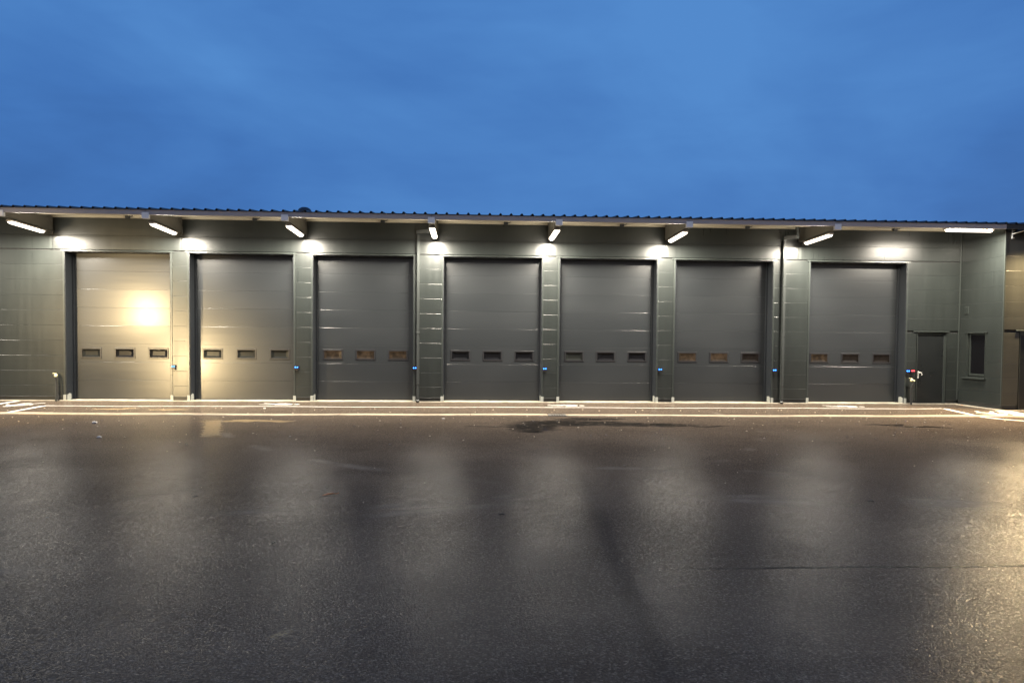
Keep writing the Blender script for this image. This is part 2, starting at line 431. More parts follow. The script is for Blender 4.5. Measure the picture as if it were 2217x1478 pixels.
# drain channel across the yard: cast in lengths
ch = bpy.data.objects.new('drain_channel', None); COL.objects.link(ch); tag(ch, kind='structure')
xx = -24.0; k = 0
yk = lambda x: -3.56 + 0.07*math.sin(x*0.55+1.0) + 0.04*math.sin(x*1.7)
GRATE = (1.80, 2.22)
edges = [-24, -21, -18, -15, -12, -9, -6, -3, 0, GRATE[0], GRATE[1], 5, 8, 11, 14, 17, 20]
for a, b_ in zip(edges[:-1], edges[1:]):
    if a == GRATE[0]: continue
    mb = MB(); n = 6; V = []; Fc = []
    for i in range(n+1):
        x = a+0.006+(b_-a-0.012)*i/n; y = yk(x); wj = 0.185+0.02*math.sin(x*2.3)
        V += [(x, y-wj, 0.0), (x, y-wj+0.01, 0.012), (x, y-0.02, 0.004), (x, y+wj-0.01, 0.012), (x, y+wj, 0.0)]
    for i in range(n):
        for j in range(4):
            Fc.append((i*5+j, (i+1)*5+j, (i+1)*5+j+1, i*5+j+1))
    mb.add(V, Fc); mb.build('channel_slab', M_CHAN, ch)

# ------------------------------------------------------------------ the building
B = thing('workshop_building', 'long low dark green-grey workshop with seven tall sectional doors under a lit eave', 'building')
_pm = {}
def panel_mesh(w, h, mat, name='wall_panel', c=0.0024, d=0.032):
    key = (round(w, 3), round(h, 3), mat.name, name)
    if key in _pm: return _pm[key]
    mb = MB()
    V = [(0, d, 0), (w, d, 0), (w, d, h), (0, d, h), (0, c*.7, 0), (w, c*.7, 0), (w, c*.9, h), (0, c*.9, h),
         (c*.5, 0, c*.5), (w-c*.5, 0, c*.5), (w-c*.5, 0, h-c*1.6), (c*.5, 0, h-c*1.6)]
    Fq = [(8, 9, 10, 11), (4, 5, 9, 8), (5, 6, 10, 9), (6, 7, 11, 10), (7, 4, 8, 11),
          (0, 1, 5, 4), (1, 2, 6, 5), (2, 3, 7, 6), (3, 0, 4, 7)]
    mb.add(V, Fq); me = mb.mesh(name, mat); _pm[key] = me
    return me
GAP = 0.002
def panel(x0, x1, z0, z1, y=0.0, mat=None):
    o = put('wall_panel', panel_mesh(x1-x0-GAP, z1-z0-GAP, mat or M_WALL), B, (x0+GAP/2, y, z0+GAP/2))
    o.rotation_euler = (random.uniform(-1, 1)*0.0010, 0, random.uniform(-1, 1)*0.0006)
    return o
def panel_side(y0, y1, z0, z1, x):
    # faces -X ; runs from y1 (back) to y0 (front)
    o = put('wall_panel', panel_mesh(y1-y0-GAP, z1-z0-GAP, M_WALL), B, (x, y1-GAP/2, z0+GAP/2), -math.pi/2)
    return o

# columns between doors
cols_ = [(-14.55, DOORS[0][0])]+[(DOORS[i][1], DOORS[i+1][0]) for i in range(6)]
TR = 0.045
for i, (a, b_) in enumerate(cols_):
    for z0, z1 in zip(ROWS[:-1], ROWS[1:]):
        panel(a+(TR if i else 0), b_-TR, z0, z1)
for z0, z1 in zip(ROWS[:-1], ROWS[1:]): panel(WX0, -14.55, z0, z1)
# right end wall with the service door
PD0, PD1, PDH = 12.735, 13.600, 2.06
for z0, z1 in zip(ROWS[:-1], ROWS[1:]):
    if z1 <= 2.05:
        panel(DOORS[6][1]+TR, PD0-0.02, z0, z1); panel(PD1+0.02, WX1-0.03, z0, z1)
    elif z0 < 2.1:
        panel(DOORS[6][1]+TR, WX1-0.03, 2.10, z1)
    else:
        panel(DOORS[6][1]+TR, WX1-0.03, z0, z1)
# header band above the doors, split at the beam lines
hx = [WX0]+BEAMS+[WX1-0.03]
for a, b_ in zip(hx[:-1], hx[1:]):
    panel(a, b_, ROWS[-1]+0.03, Z_HEAD); panel(a, b_, Z_HEAD, Z_TOP)
# joint covers at the beam lines
for x in BEAMS[1:]:
    mb = MB(); mb.cbox(x-0.035, x+0.035, -0.012, -0.001, ROWS[-1]+0.03, Z_HEAD-0.02, 0.004); mb.build('joint_cover', M_TRIM, B)
# core behind the panels (door openings left out)
core = MB()
segs = [(WX0, DOORS[0][0]-0.01)]+[(DOORS[i][1]+0.01, DOORS[i+1][0]-0.01) for i in range(6)]+[(DOORS[6][1]+0.01, 12.733), (13.602, 14.09)]
for a, b_ in segs: core.box(a, b_, 0.034, 0.40, 0.0, 4.03)
core.box(WX0, 14.09, 0.034, 0.40, 4.034, 5.00)
core.box(12.733, 13.602, 0.034, 0.40, 2.062, 4.03); core.box(12.733, 13.602, 0.12, 0.40, 0.0, 2.058)
core.box(14.01, 14.438, -1.766, -1.40, 0.0, 4.66); core.box(15.442, WINGX1, -1.766, -1.40, 0.0, 4.66); core.box(14.442, 15.438, -1.766, -1.40, 2.085, 4.66); core.box(14.442, 15.438, -1.68, -1.40, 0.0, 2.08); core.box(14.10, 14.30, -1.395, 0.3, 0.0, 4.75)
core.build('wall_core', M_CORE, B)
# plinth and its ledge
def plinth_run(x0, x1, y=0.0):
    mb = MB(); mb.box(x0, x1, y+0.004, y+0.033, 0.022, 0.112); mb.cbox(x0, x1, y-0.016, y+0.010, 0.112, 0.124, 0.003)
    mb.build('plinth', M_PLINTH, B)
plinth_run(WX0, DOORS[0][0]-0.02)
for i in range(6): plinth_run(DOORS[i][1]+0.01, DOORS[i+1][0]-0.01)
plinth_run(DOORS[6][1]+0.01, PD0-0.02); plinth_run(PD1+0.02, 13.93)
mb = MB(); mb.box(13.974, 14.003, -1.765, -0.02, 0.012, 0.112); mb.cbox(13.954, 13.98, -1.80, -0.02, 0.112, 0.124, 0.003); mb.build('plinth', M_PLINTH, B)
mb = MB(); mb.box(13.985, 14.36, -1.796, -1.768, 0.012, 0.112); mb.cbox(13.955, 14.36, -1.816, -1.79, 0.112, 0.124, 0.003); mb.build('plinth', M_PLINTH, B)

# sectional doors
def pane_mesh(mat):
    # moulded acrylic: bevelled pyramid pressed inwards
    w, h = 0.245, 0.118; iw, ih, d = 0.165, 0.060, 0.020
    mb = MB()
    V = [(-w, 0, -h), (w, 0, -h), (w, 0, h), (-w, 0, h), (-iw, d, -ih), (iw, d, -ih), (iw, d, ih), (-iw, d, ih)]
    mb.add(V, [(0, 1, 5, 4), (1, 2, 6, 5), (2, 3, 7, 6), (3, 0, 4, 7), (4, 5, 6, 7)])
    return mb.mesh('window_pane', mat)
PANE = {m_.name: pane_mesh(m_) for m_ in (M_GLASS, M_GLASSG, M_GLASSW, M_GLASSD)}
def rim_mesh():
    mb = MB(); w, h, t_ = 0.280, 0.150, 0.036
    outer = [(-w, -h), (w, -h), (w, h), (-w, h)]; inn = [(-w+t_, -h+t_), (w-t_, -h+t_), (w-t_, h-t_), (-w+t_, h-t_)]
    mid_ = [(-w+.008, -h+.008), (w-.008, -h+.008), (w-.008, h-.008), (-w+.008, h-.008)]
    V = [(x, 0.0, z) for x, z in outer]+[(x, -0.014, z) for x, z in mid_]+[(x*0.975, -0.014, z*0.95) for x, z in inn]+[(x, 0.004, z) for x, z in inn]
    Fq = []
    for l in range(3):
        for i in range(4):
            j = (i+1) % 4; Fq.append((l*4+i, l*4+j, l*4+4+j, l*4+4+i))
    mb.add(V, Fq); return mb.mesh('window_frame', M_WINFR)
RIM = rim_mesh()
GLZ = [(M_GLASSG, M_GLASS, M_GLASS), (M_GLASSG, M_GLASSG, M_GLASSG), (M_GLASSW, M_GLASSW, M_GLASSW), (M_GLASS, M_GLASS, M_GLASS),
       (M_GLASSG, M_GLASS, M_GLASS), (M_GLASSW, M_GLASSW, M_GLASSD), (M_GLASSW, M_GLASSD, M_GLASSD)]
DLAB = {0: 'leftmost sectional door with a bright warm glare high on its right side', 1: 'sectional door with a warm glow along its lower left', 2: 'sectional door with brownish lit windows beside the left downpipe',
        3: 'sectional door with three black windows just right of the left downpipe'}
SEC0, SECH = 0.045, 0.4985
def section_with_windows(w, h, cxs, zc, mat):
    # door section with three real openings: strips round each window
    mb = MB(); c = 0.0014; ww, wh = 0.262, 0.132
    xs = [0]+[q for cxx in cxs for q in (cxx-ww, cxx+ww)]+[w]
    zlo, zhi = zc-wh, zc+wh
    # front sheet as grid with holes
    gx = [c*.6]+xs[1:-1]+[w-c*.6]; gz = [c, zlo, zhi, h-c]
    V = [(x, 0, z) for z in gz for x in gx]; n = len(gx); Fq = []
    for r_ in range(3):
        for q in range(n-1):
            if r_ == 1 and q % 2 == 1: continue
            Fq.append((r_*n+q, r_*n+q+1, (r_+1)*n+q+1, (r_+1)*n+q))
    mb.add(V, Fq)
    # rim chamfer
    A = [(0, c, 0), (w, c, 0), (w, c, h), (0, c, h)]; Bq = [(c*.6, 0, c), (w-c*.6, 0, c), (w-c*.6, 0, h-c), (c*.6, 0, h-c)]
    mb.add(A+Bq+[(0, .04, 0), (w, .04, 0), (w, .04, h), (0, .04, h)], [(0, 1, 5, 4), (1, 2, 6, 5), (2, 3, 7, 6), (3, 0, 4, 7), (8, 9, 1, 0), (9, 10, 2, 1), (10, 11, 3, 2), (11, 8, 0, 3)])
    return mb.mesh('door_section', mat)
for i, (a, b_) in enumerate(DOORS):
    # reveal lining = the door's fixed frame
    mb = MB()
    mb.box(a, a+0.012, 0.0, REC+0.02, 0.022, H_OPEN); mb.box(b_-0.012, b_, 0.0, REC+0.02, 0.022, H_OPEN)
    mb.box(a+0.012, b_-0.012, 0.0, REC+0.02, H_OPEN-0.012, H_OPEN)
    mb.box(a+0.012, a+0.055, REC-0.055, REC-0.002, 0.022, H_OPEN-0.012); mb.box(b_-0.055, b_-0.012, REC-0.055, REC-0.002, 0.022, H_OPEN-0.012)
    mb.box(a, b_, REC+0.10, REC+0.13, 0.022, H_OPEN)
    d = mb.build('garage_door', M_JAMB, B)
    if i in DLAB: d['label'] = DLAB[i]
    w = b_-a-0.09
    x0 = a+0.045
    if i == 0: wx = [0.437, 1.337, 2.244]
    else: wx = [w*0.163, w*0.503, w*0.843] if i else None
    for k in range(8):
        z0 = SEC0+k*SECH
        if k == 2:
            me = section_with_windows(w, SECH-0.0015, wx, 1.288-z0, M_DOOR)
        else:
            me = panel_mesh(w, SECH-0.0015, M_DOOR, 'door_section', 0.0014, 0.04)
        s = put('door_section', me, d, (x0, REC, z0))
        s.rotation_euler = (random.uniform(-1, 1)*0.0025, 0, random.uniform(-1, 1)*0.0010)
        if i == 0 and k in (3, 4, 5, 6): s.rotation_euler[0] = (0.006, -0.007, 0.006, -0.004)[k-3]
    mb = MB(); mb.box(x0, x0+w, REC-0.006, REC+0.03, 0.023, SEC0-0.002); mb.build('bottom_seal', M_RUBBER, d)
    for q in range(3):
        put('window_frame', RIM, d, (x0+wx[q], REC, 1.288))
        g_ = put('window_pane', PANE[GLZ[i][q].name], d, (x0+wx[q], REC+0.004, 1.288))
        g_.rotation_euler = (random.uniform(-1, 1)*0.01, 0, random.uniform(-1, 1)*0.01)
    # flashing over the head and narrow jamb trims
    mb = MB(); mb.prism_x([(0.0, H_OPEN+0.045), (-0.028, H_OPEN+0.030), (-0.030, H_OPEN+0.004), (-0.024, H_OPEN+0.004), (-0.006, H_OPEN+0.006), (0.0, H_OPEN+0.006)], a-0.10, b_+0.10)
    mb.build('head_flashing', M_TRIM, B)
    for xa, xb in ((a-TR, a-0.003), (b_+0.003, b_+TR)):
        mb = MB(); mb.cbox(xa, xb, -0.014, 0.02, 0.125, H_OPEN+0.003, 0.004); mb.build('jamb_trim', M_TRIM, B)
    # pale corner guards at the feet of the jambs
    for s_, xg in ((1, a+0.0125), (-1, b_-0.0125)):
        mb = MB(); mb.prism_x([(0.03, 0.023), (0.24, 0.023), (0.24, 0.185), (0.15, 0.20), (0.03, 0.165)], min(xg, xg+s_*0.008), max(xg, xg+s_*0.008))
        mb.cbox(min(xg, xg-s_*0.075), max(xg, xg-s_*0.075), -0.022, -0.0145, 0.023, 0.165, 0.002)
        mb.build('corner_guard', M_GUARD, B)

# wing: return wall with window, then its front wall
WY0, WY1, WZ0, WZ1 = -1.13, -0.37, 0.815, 2.035   # window opening (front, back)
for z0, z1 in list(zip(ROWS[:-1], ROWS[1:]))+[(ROWS[-1], 4.455), (4.455, 4.70)]:
    if z1 <= WZ0+0.02 or z0 >= WZ1-0.01:
        panel_side(WINGY+0.03, -0.004, z0, z1, WINGX)
    else:
        panel_side(WY1+0.012, -0.004, z0, z1, WINGX); panel_side(WINGY+0.03, WY0-0.012, z0, z1, WINGX)
wv = MB()
wv.box(13.955, 14.02, WY1, WY1+0.014, WZ0, WZ1+0.02); wv.box(13.955, 14.02, WY0-0.014, WY0, WZ0, WZ1+0.02)
wv.box(13.945, 14.02, WY0-0.09, WY1+0.09, WZ1+0.002, WZ1+0.03)
win = wv.build('window', M_TRIM, B)
mb = MB()
for y0, y1, z0, z1 in ((WY0, WY0+0.05, WZ0+0.03, WZ1), (WY1-0.05, WY1, WZ0+0.03, WZ1), (WY0+0.05, WY1-0.05, WZ0+0.03, WZ0+0.09), (WY0+0.05, WY1-0.05, WZ1-0.05, WZ1)):
    mb.cbox(14.03, 14.08, y0, y1, z0, z1, 0.004)
mb.build('window_frame', M_TRIM, win)
mb = MB(); mb.box(14.060, 14.068, WY0+0.05, WY1-0.05, WZ0+0.09, WZ1-0.05); mb.build('window_pane', M_GLASS, win)
mb = MB(); mb.cbox(13.905, 14.028, WY0-0.05, WY1+0.16, WZ0-0.055, WZ0-0.025, 0.004); mb.cbox(13.95, 14.028, WY0, WY1, WZ0-0.024, WZ0+0.004, 0.004); mb.build('window_sill', M_TRIM, win)
mb = MB(); mb.cbox(13.955, 13.968, -0.41, -0.22, 2.57, 2.78, 0.003)
for q in range(5): mb.box(13.948, 13.956, -0.395, -0.235, 2.595+q*0.036, 2.612+q*0.036)
mb.build('wall_vent', M_TRIM, B)
# wing front
WD0 = 14.44   # service door of the wing, cut by the frame edge
for z0, z1 in list(zip(ROWS[:-1], ROWS[1:]))+[(ROWS[-1], 4.455), (4.455, 4.68)]:
    if z1 <= 2.09: panel(WINGX+0.03, WD0-0.02, z0, z1, WINGY, M_WING); panel(15.46, WINGX1, z0, z1, WINGY, M_WING)
    elif z0 < 2.1: panel(WINGX+0.03, WINGX1, 2.12, z1, WINGY, M_WING)
    else: panel(WINGX+0.03, WINGX1, z0, z1, WINGY, M_WING)
mb = MB(); mb.cbox(WINGX-0.012, WINGX+0.03, WINGY-0.012, WINGY+0.03, 0.125, 4.69, 0.004); mb.build('corner_trim', M_TRIM, B)
mb = MB(); mb.cbox(13.93, 13.966, -0.036, -0.002, 0.125, 4.9, 0.004); mb.build('corner_trim', M_TRIM, B)
def service_door(x0, x1, h, y, handle_side, label=None):
    mb = MB(); mb.box(x0, x0+0.012, y+0.0, y+0.10, 0.024, h); mb.box(x1-0.012, x1, y+0.0, y+0.10, 0.024, h); mb.box(x0+0.012, x1-0.012, y, y+0.10, h-0.012, h)
    mb.prism_x([(y, h+0.035), (y-0.03, h+0.026), (y-0.032, h+0.002), (y-0.026, h+0.002), (y, h+0.004)], x0-0.12, x1+0.08)
    d = mb.build('service_door', M_TRIM, B)
    if label: d['label'] = label
    mb = MB(); mb.cbox(x0+0.05, x1-0.05, y+0.055, y+0.095, 0.03, h-0.10, 0.003); mb.build('door_leaf', M_LEAF, d)
    mb = MB(); mb.cbox(x0+0.012, x0+0.05, y+0.04, y+0.095, 0.024, h-0.012, 0.003); mb.cbox(x1-0.05, x1-0.012, y+0.04, y+0.095, 0.024, h-0.012, 0.003); mb.cbox(x0+0.05, x1-0.05, y+0.04, y+0.095, h-0.10, h-0.012, 0.003)
    mb.build('door_frame', M_TRIM, d)
    for z in (0.35, 1.75):
        mb = MB(); mb.tube([(x1-0.056, y+0.04, z), (x1-0.056, y+0.04, z+0.11)], 0.011, 8); mb.build('hinge', M_JAMB, d)
    mb = MB(); mb.box(x0+0.012, x1-0.012, y-0.02, y+0.1, 0.0225, 0.028); mb.build('threshold', M_PLINTH, d)
    return d
sd = service_door(PD0, PD1, PDH, 0.0, 'left', 'dark service door between the last sectional door and the corner')
# handle: long pale back plate with a lever turned down
hp = MB(); hx0 = PD0+0.085
hp.cbox(hx0-0.022, hx0+0.022, 0.040, 0.0548, 0.735, 0.945, 0.006, 2)
hp.tube([(hx0, 0.045, 0.905), (hx0, -0.012, 0.905), (hx0+0.02, -0.022, 0.905), (hx0+0.055, -0.022, 0.895), (hx0+0.068, -0.022, 0.86), (hx0+0.060, -0.022, 0.825)], 0.011, 8)
hp.build('door_handle', M_HANDLE, sd)
service_door(WD0, 15.44, 2.08, WINGY, 'right')

# roof sheets with trapezoid ribs, one every metre or so
PITCHR = 0.2645; NR = 4; RW = PITCHR*NR
def roof_sheet_mesh():
    mb = MB(); L = 13.0
    prof = []
    for r_ in range(NR):
        o = r_*PITCHR
        prof += [(o, 0), (o+0.095, 0), (o+0.118, 0.044), (o+0.150, 0.044), (o+0.173, 0)]
    prof.append((RW-0.004, 0))
    n = len(prof); T_ = 0.012
    V = []
    for y in (0.0, L):
        V += [(x, y, z+y*SLOPE) for x, z in prof]+[(x, y, z-T_+y*SLOPE) for x, z in prof]
    Fq = []
    for q in range(n-1):
        Fq += [(q, q+1, 2*n+q+1, 2*n+q), (n+q+1, n+q, 3*n+q, 3*n+q+1), (q+1, q, n+q, n+q+1)]
    mb.add(V, Fq); return mb.mesh('roof_sheet', M_ROOF)
RS = roof_sheet_mesh()
x = WX0-0.4
off = (-1.672-0.134-x) % PITCHR     # lines the ribs up with the photographed ones
x += off
while x < WINGX1-0.2:
    put('roof_sheet', RS, B, (x, ROOF_Y0-0.03, ROOF_Z0+0.020)); x += RW
# soffit lining and the pale wall plate
def zs(y): return ROOF_Z0-0.012+(y-ROOF_Y0)*SLOPE
sb = [WX0]+BEAMS+[13.955]
for a, b_ in zip(sb[:-1], sb[1:]):
    mb = MB(); mb.prism_x([(-2.14, zs(-2.14)), (-2.14, zs(-2.14)+0.01), (0.30, zs(0.30)+0.01), (0.30, zs(0.30))], a+0.057, b_-0.057)
    mb.build('soffit_panel', M_SOFFIT, B)
    mb = MB(); mb.prism_x([(-0.055, 4.925), (-0.055, 4.985), (-0.02, 4.992), (0.03, 4.992), (0.03, 4.918), (-0.02, 4.918)], a+0.06, b_-0.06)
    mb.build('wall_plate', M_PLATE, B)
    for y in (-1.45, -0.75):
        mb = MB(); mb.cbox(a+0.06, b_-0.06, y-0.03, y+0.03, zs(y)-0.045, zs(y)-0.001, 0.004); mb.build('purlin', M_SOFFIT, B)
    xm = (a+b_)/2+0.35
    mb = MB(); mb.cbox(xm-0.06, xm+0.06, -0.12, -0.057, 4.905, 4.975, 0.008); mb.tube([(xm+0.03, -0.09, 4.94), (xm+0.10, -0.09, 4.955), (xm+0.14, -0.09, 4.985)], 0.010, 8)
    mb.build('soffit_clamp', M_JAMB, B)
mb = MB(); mb.prism_x([(-1.77, 4.702), (-1.77, zs(-1.77)), (0.03, zs(0.03)), (0.03, 4.702)], 13.985, 14.30); mb.build('eave_filler', M_TRIM, B)
mb = MB(); mb.prism_x([(-2.14, zs(-2.14)+0.011), (-2.14, zs(-2.14)+0.02), (0.30, zs(0.30)+0.02), (0.30, zs(0.30)+0.011)], 13.90, 14.4); mb.build('soffit_panel', M_SOFFIT, B)
mb = MB(); mb.box(14.02, WINGX1, -2.14, -1.78, zs(-2.1)-0.02, zs(-2.1)-0.008); mb.build('soffit_panel', M_JAMB, B)
# fascia in lengths between the beams
fx = [WX0]+BEAMS+[13.70, 16.8, WINGX1]
for a, b_ in zip(fx[:-1], fx[1:]):
    mb = MB()
    mb.prism_x([(-2.20, 4.690), (-2.20, 4.800), (-2.185, 4.806), (-2.15, 4.806), (-2.15, 4.685), (-2.19, 4.685)], a+0.004, b_-0.004)
    mb.build('fascia', M_FASCIA if a < 13 else M_JAMB, B)
# beams with galvanised end boxes
def beam_mesh(x):
    mb = MB()
    mb.prism_x([(-2.13, 4.612), (-2.13, 4.745), (0.02, zs(0.02)-0.012), (0.02, 4.560), ], x-0.055, x+0.055)
    return mb
for x in BEAMS:
    bm_ = beam_mesh(x).build('eave_beam', M_BEAM, B)
    mb = MB(); mb.cbox(x-0.085, x+0.085, -2.225, -2.132, 4.590, 4.742, 0.006)
    mb.build('end_box', M_GALV, bm_)
    mb = MB(); mb.box(x-0.068, x+0.068, -2.13, -0.004, 4.5990, 4.6045) if False else mb.prism_x([(-2.13, 4.603), (-2.13, 4.611), (-0.002, 4.559), (-0.002, 4.551)], x-0.072, x+0.072)
    mb.build('beam_flange', M_BEAM, bm_)
    mb = MB(); mb.tube([(x+0.068, -0.30, 4.88), (x+0.072, -0.20, 4.86), (x+0.072, -0.12, 4.80), (x+0.072, -0.045, 4.70), (x+0.066, -0.03, 4.55), (x+0.05, -0.025, 4.47)], 0.011, 8)
    mb.build('cable', M_BEAM, bm_)

# downpipes with swan necks (square section pipe)
def downpipe(x, xtop):
    s = 0.040
    mb = MB()
    mb.cbox(x-s, x+s, -0.125, -0.030, 0.10, 4.60, 0.012, 2)
    p = mb.build('downpipe', M_DARKPIPE, B)
    mb = MB()
    mb.prism_z([(x-s, -0.125), (x+s, -0.125), (xtop+s, -0.36), (xtop+s, -0.45), (xtop-s, -0.45), (x-s-0.01, -0.16)], 4.605, 4.70)
    mb.cbox(xtop-s, xtop+s, -0.45, -0.36, 4.705, zs(-0.4)-0.002, 0.012, 2)
    mb.build('swan_neck', M_DARKPIPE, p)
    for z in (0.5, 1.9, 3.3):
        mb = MB(); mb.cbox(x-s-0.008, x+s+0.008, -0.132, -0.001, z, z+0.028, 0.003); mb.build('pipe_clamp', M_DARKPIPE, p)
    mb = MB(); mb.tube([(x, -0.078, 0.11), (x, -0.078, 0.055), (x-0.005, -0.11, 0.02)], 0.045, 10); mb.build('pipe_shoe', M_DARKPIPE, p)
downpipe(-1.455, -1.13); downpipe(8.775, 8.99)

# roof vent
mb = MB(); zr = ROOF_Z0+0.02+3.2*SLOPE
mb.lathe([(0.13, -0.05), (0.13, 0.26), (0.20, 0.27), (0.208, 0.30), (0.195, 0.37), (0.155, 0.43), (0.09, 0.468), (0.0, 0.48)], (-4.76, 1.0, 4.99), 24)
mb.build('roof_vent', M_ROOF, B)

# ------------------------------------------------------------------ batten lights
def batten(name='batten_light'):
    r_ = thing(name, 'x', 'light')
    L = 0.75; w, hh = 0.075, 0.052
    # housing above, long along Y
    prof = [(-w, 0.0), (-w*0.9, 0.035), (-w*0.5, 0.050), (w*0.5, 0.050), (w*0.9, 0.035), (w, 0.0)]
    mb = MB(); n = len(prof)
    V = [(x, -L, z) for x, z in prof]+[(x, L, z) for x, z in prof]
    mb.add(V, [(i, i+1, n+i+1, n+i) for i in range(n-1)]+[tuple(range(n-1, -1, -1)), tuple(range(n, 2*n)), (n-1, 0, n, 2*n-1)]); mb.build('housing', M_LAMPBODY, r_)
    mb = MB(); prof = [(w*0.97*math.cos(a), 0.002-0.060*math.sin(a)) for a in [math.pi*q/10 for q in range(11)]]
    n = len(prof)
    V = []
    ys = [(-L+0.03, 0.55), (-L+0.055, 0.92), (-L+0.09, 1.0), (L-0.09, 1.0), (L-0.055, 0.92), (L-0.03, 0.55)]
    for y, s in ys: V += [(x*s, y, 0.002+(z-0.002)*s) for x, z in prof]
    Fq = [(l*n+i+1, l*n+i, (l+1)*n+i, (l+1)*n+i+1) for l in range(len(ys)-1) for i in range(n-1)]
    Fq += [tuple(range(n)), tuple(range(len(ys)*n-1, (len(ys)-1)*n-1, -1))]
    mb.add(V, Fq, True); mb.build('diffuser', M_DIFF, r_)
    for s in (-1, 1):
        mb = MB(); mb.cbox(-0.045, 0.045, min(s*L, s*(L+0.012)), max(s*L, s*(L+0.012)), -0.01, 0.045, 0.004); mb.build('end_cap', M_LAMPBODY, r_)
        mb = MB(); mb.box(-0.02, 0.02, s*0.45-0.015, s*0.45+0.015, 0.0505, 0.066); mb.build('clip', M_GALV, r_)
    LA = bpy.data.lights.new('batten_tube', 'AREA'); LA.shape = 'RECTANGLE'; LA.size = 0.13; LA.size_y = 1.38
    LA.energy = LAMP_W; LA.color = (1.0, 0.91, 0.76)
    lo = bpy.data.objects.new('tube', LA); COL.objects.link(lo); lo.parent = r_; lo.location = (0, 0, -0.062)
    for s in (-1, 1):      # the flanks of the diffuser glow faintly
        LB = bpy.data.lights.new('batten_flank', 'AREA'); LB.shape = 'RECTANGLE'; LB.size = 1.38; LB.size_y = 0.05
        LB.energy = FLANK_W; LB.color = (1.0, 0.91, 0.76)
        lb = bpy.data.objects.new('flank', LB); COL.objects.link(lb); lb.parent = r_
        lb.matrix_basis = Matrix(((0, 0, -s, s*0.078), (1, 0, 0, 0), (0, -s, 0, -0.025), (0, 0, 0, 1)))
    return r_
LG = 'batten lights under the eave'
LLAB = ['lit white batten light under the eave beam beyond the left picture edge',
        'lit batten light under the eave beam above the wall left of the leftmost door',
        'lit batten light under the eave beam between the two warmly glowing doors',
        'lit batten light under the eave beam just right of the roof vent',
        'lit batten light right beside the swan neck of the left downpipe',
        'lit batten light under the eave beam straight above the drain grate',
        'lit batten light under the eave beam between the fifth and sixth doors from the left',
        'lit batten light under the eave beam beside the swan neck of the right downpipe']
proto = batten()
for i, x in enumerate(BEAMS):
    o = proto if i == 0 else copy_tree(proto)
    yc = -1.10; zb = 4.612-0.008-(yc+2.13)*(0.052/2.15)
    o.location = (x, yc, zb-0.0685); o.rotation_euler = (-0.0243, 0, 0)
    tag(o, LLAB[i], 'light', LG)
o = copy_tree(proto); o.location = (12.93, -1.85, 4.70); o.rotation_euler = (0, 0, math.pi/2); o.scale = (1, 0.87, 1)
tag(o, 'lit batten light set lengthwise along the eave near the inner corner', 'light', LG)
mb = MB(); mb.cbox(12.2, 13.66, -1.90, -1.80, 4.768, 4.782, 0.003)
for xr in (12.35, 13.5): mb.tube([(xr, -1.85, 4.78), (xr, -1.85, zs(-1.85))], 0.008, 6)
mb.build('lamp_rail', M_GALV, B)

# ------------------------------------------------------------------ call boxes with lit buttons
def call_box(x, label, led=M_BLUE, group='lit button boxes beside the doors', z=0.93):
    r_ = thing('button_box', label, 'button box', (x, -0.001, z), 0, group)
    mb = MB(); mb.cbox(-0.050, 0.050, -0.055, 0.0, -0.075, 0.060, 0.010, 2); mb.build('case', M_BLACK, r_)
    for s in (-1, 1):
        mb = MB(); mb.lathe([(0.0, 0), (0.012, 0.001), (0.015, 0.004), (0.016, 0.010), (0.016, 0.014)][::-1], (0, 0, 0), 10)
        ob = mb.build('button', led, r_, (s*0.027, -0.0555, 0.018)); ob.rotation_euler = (math.pi/2, 0, 0); ob.location.y = -0.056-0.010
    return r_
for x, l in zip((-8.046, -4.755, -1.545, 2.051, 5.295, 8.566, 12.449), (
        'small black box with two blue lit buttons on the pillar right of the leftmost door',
        'black box with blue lit buttons on the pillar right of the second door',
        'black box with blue lit buttons on the strip left of the left downpipe',
        'small black box with two blue lit buttons on the pillar above the drain grate',
        'black box with blue lit buttons on the pillar between the fifth and sixth doors',
        'small black box with two blue lit buttons left of the right downpipe',
        'black box with blue lit buttons beside the red lit box')):
    call_box(x, l)
call_box(12.590, 'small black box with red lit buttons beside the service door', M_RED, z=0.935)

# ------------------------------------------------------------------ standpipes with taps
def standpipe(x, label, hose):
    r_ = thing('standpipe', label, 'tap', (x, -0.12, 0.0), 0, 'wall standpipes')
    mb = MB(); mb.cbox(-0.024, 0.024, -0.024, 0.024, 0.0, 0.64, 0.008, 2); mb.build('post', M_DARKPIPE, r_)
    mb = MB(); mb.lathe([(0.0, 0.0), (0.028, 0.002), (0.045, 0.022), (0.047, 0.055), (0.030, 0.085), (0.0, 0.092)], (0, 0, 0.641), 14); mb.tube([(0, 0, 0.69), (0.03, -0.06, 0.685), (0.035, -0.085, 0.655)], 0.016, 8); mb.build('tap', M_BRASS, r_)
    mb = MB(); mb.cbox(-0.085, 0.012, -0.012, 0.012, 0.735, 0.752, 0.004); mb.build('tap_lever', M_BRASS, r_)
    mb = MB(); mb.tube(hose, 0.017, 8); mb.build('hose', M_RUBBER, r_)
standpipe(-11.10, 'black standpipe with brass tap on the wall left of the leftmost door', [(0.035, -0.085, 0.66), (0.055, -0.07, 0.5), (0.062, -0.06, 0.3), (0.075, -0.06, 0.14), (0.10, -0.07, 0.02)])
standpipe(12.535, 'black standpipe with brass tap beside the service door', [(0.035, -0.085, 0.66), (-0.045, -0.06, 0.5), (-0.05, -0.05, 0.3), (-0.05, -0.05, 0.14), (-0.045, -0.06, 0.02)])

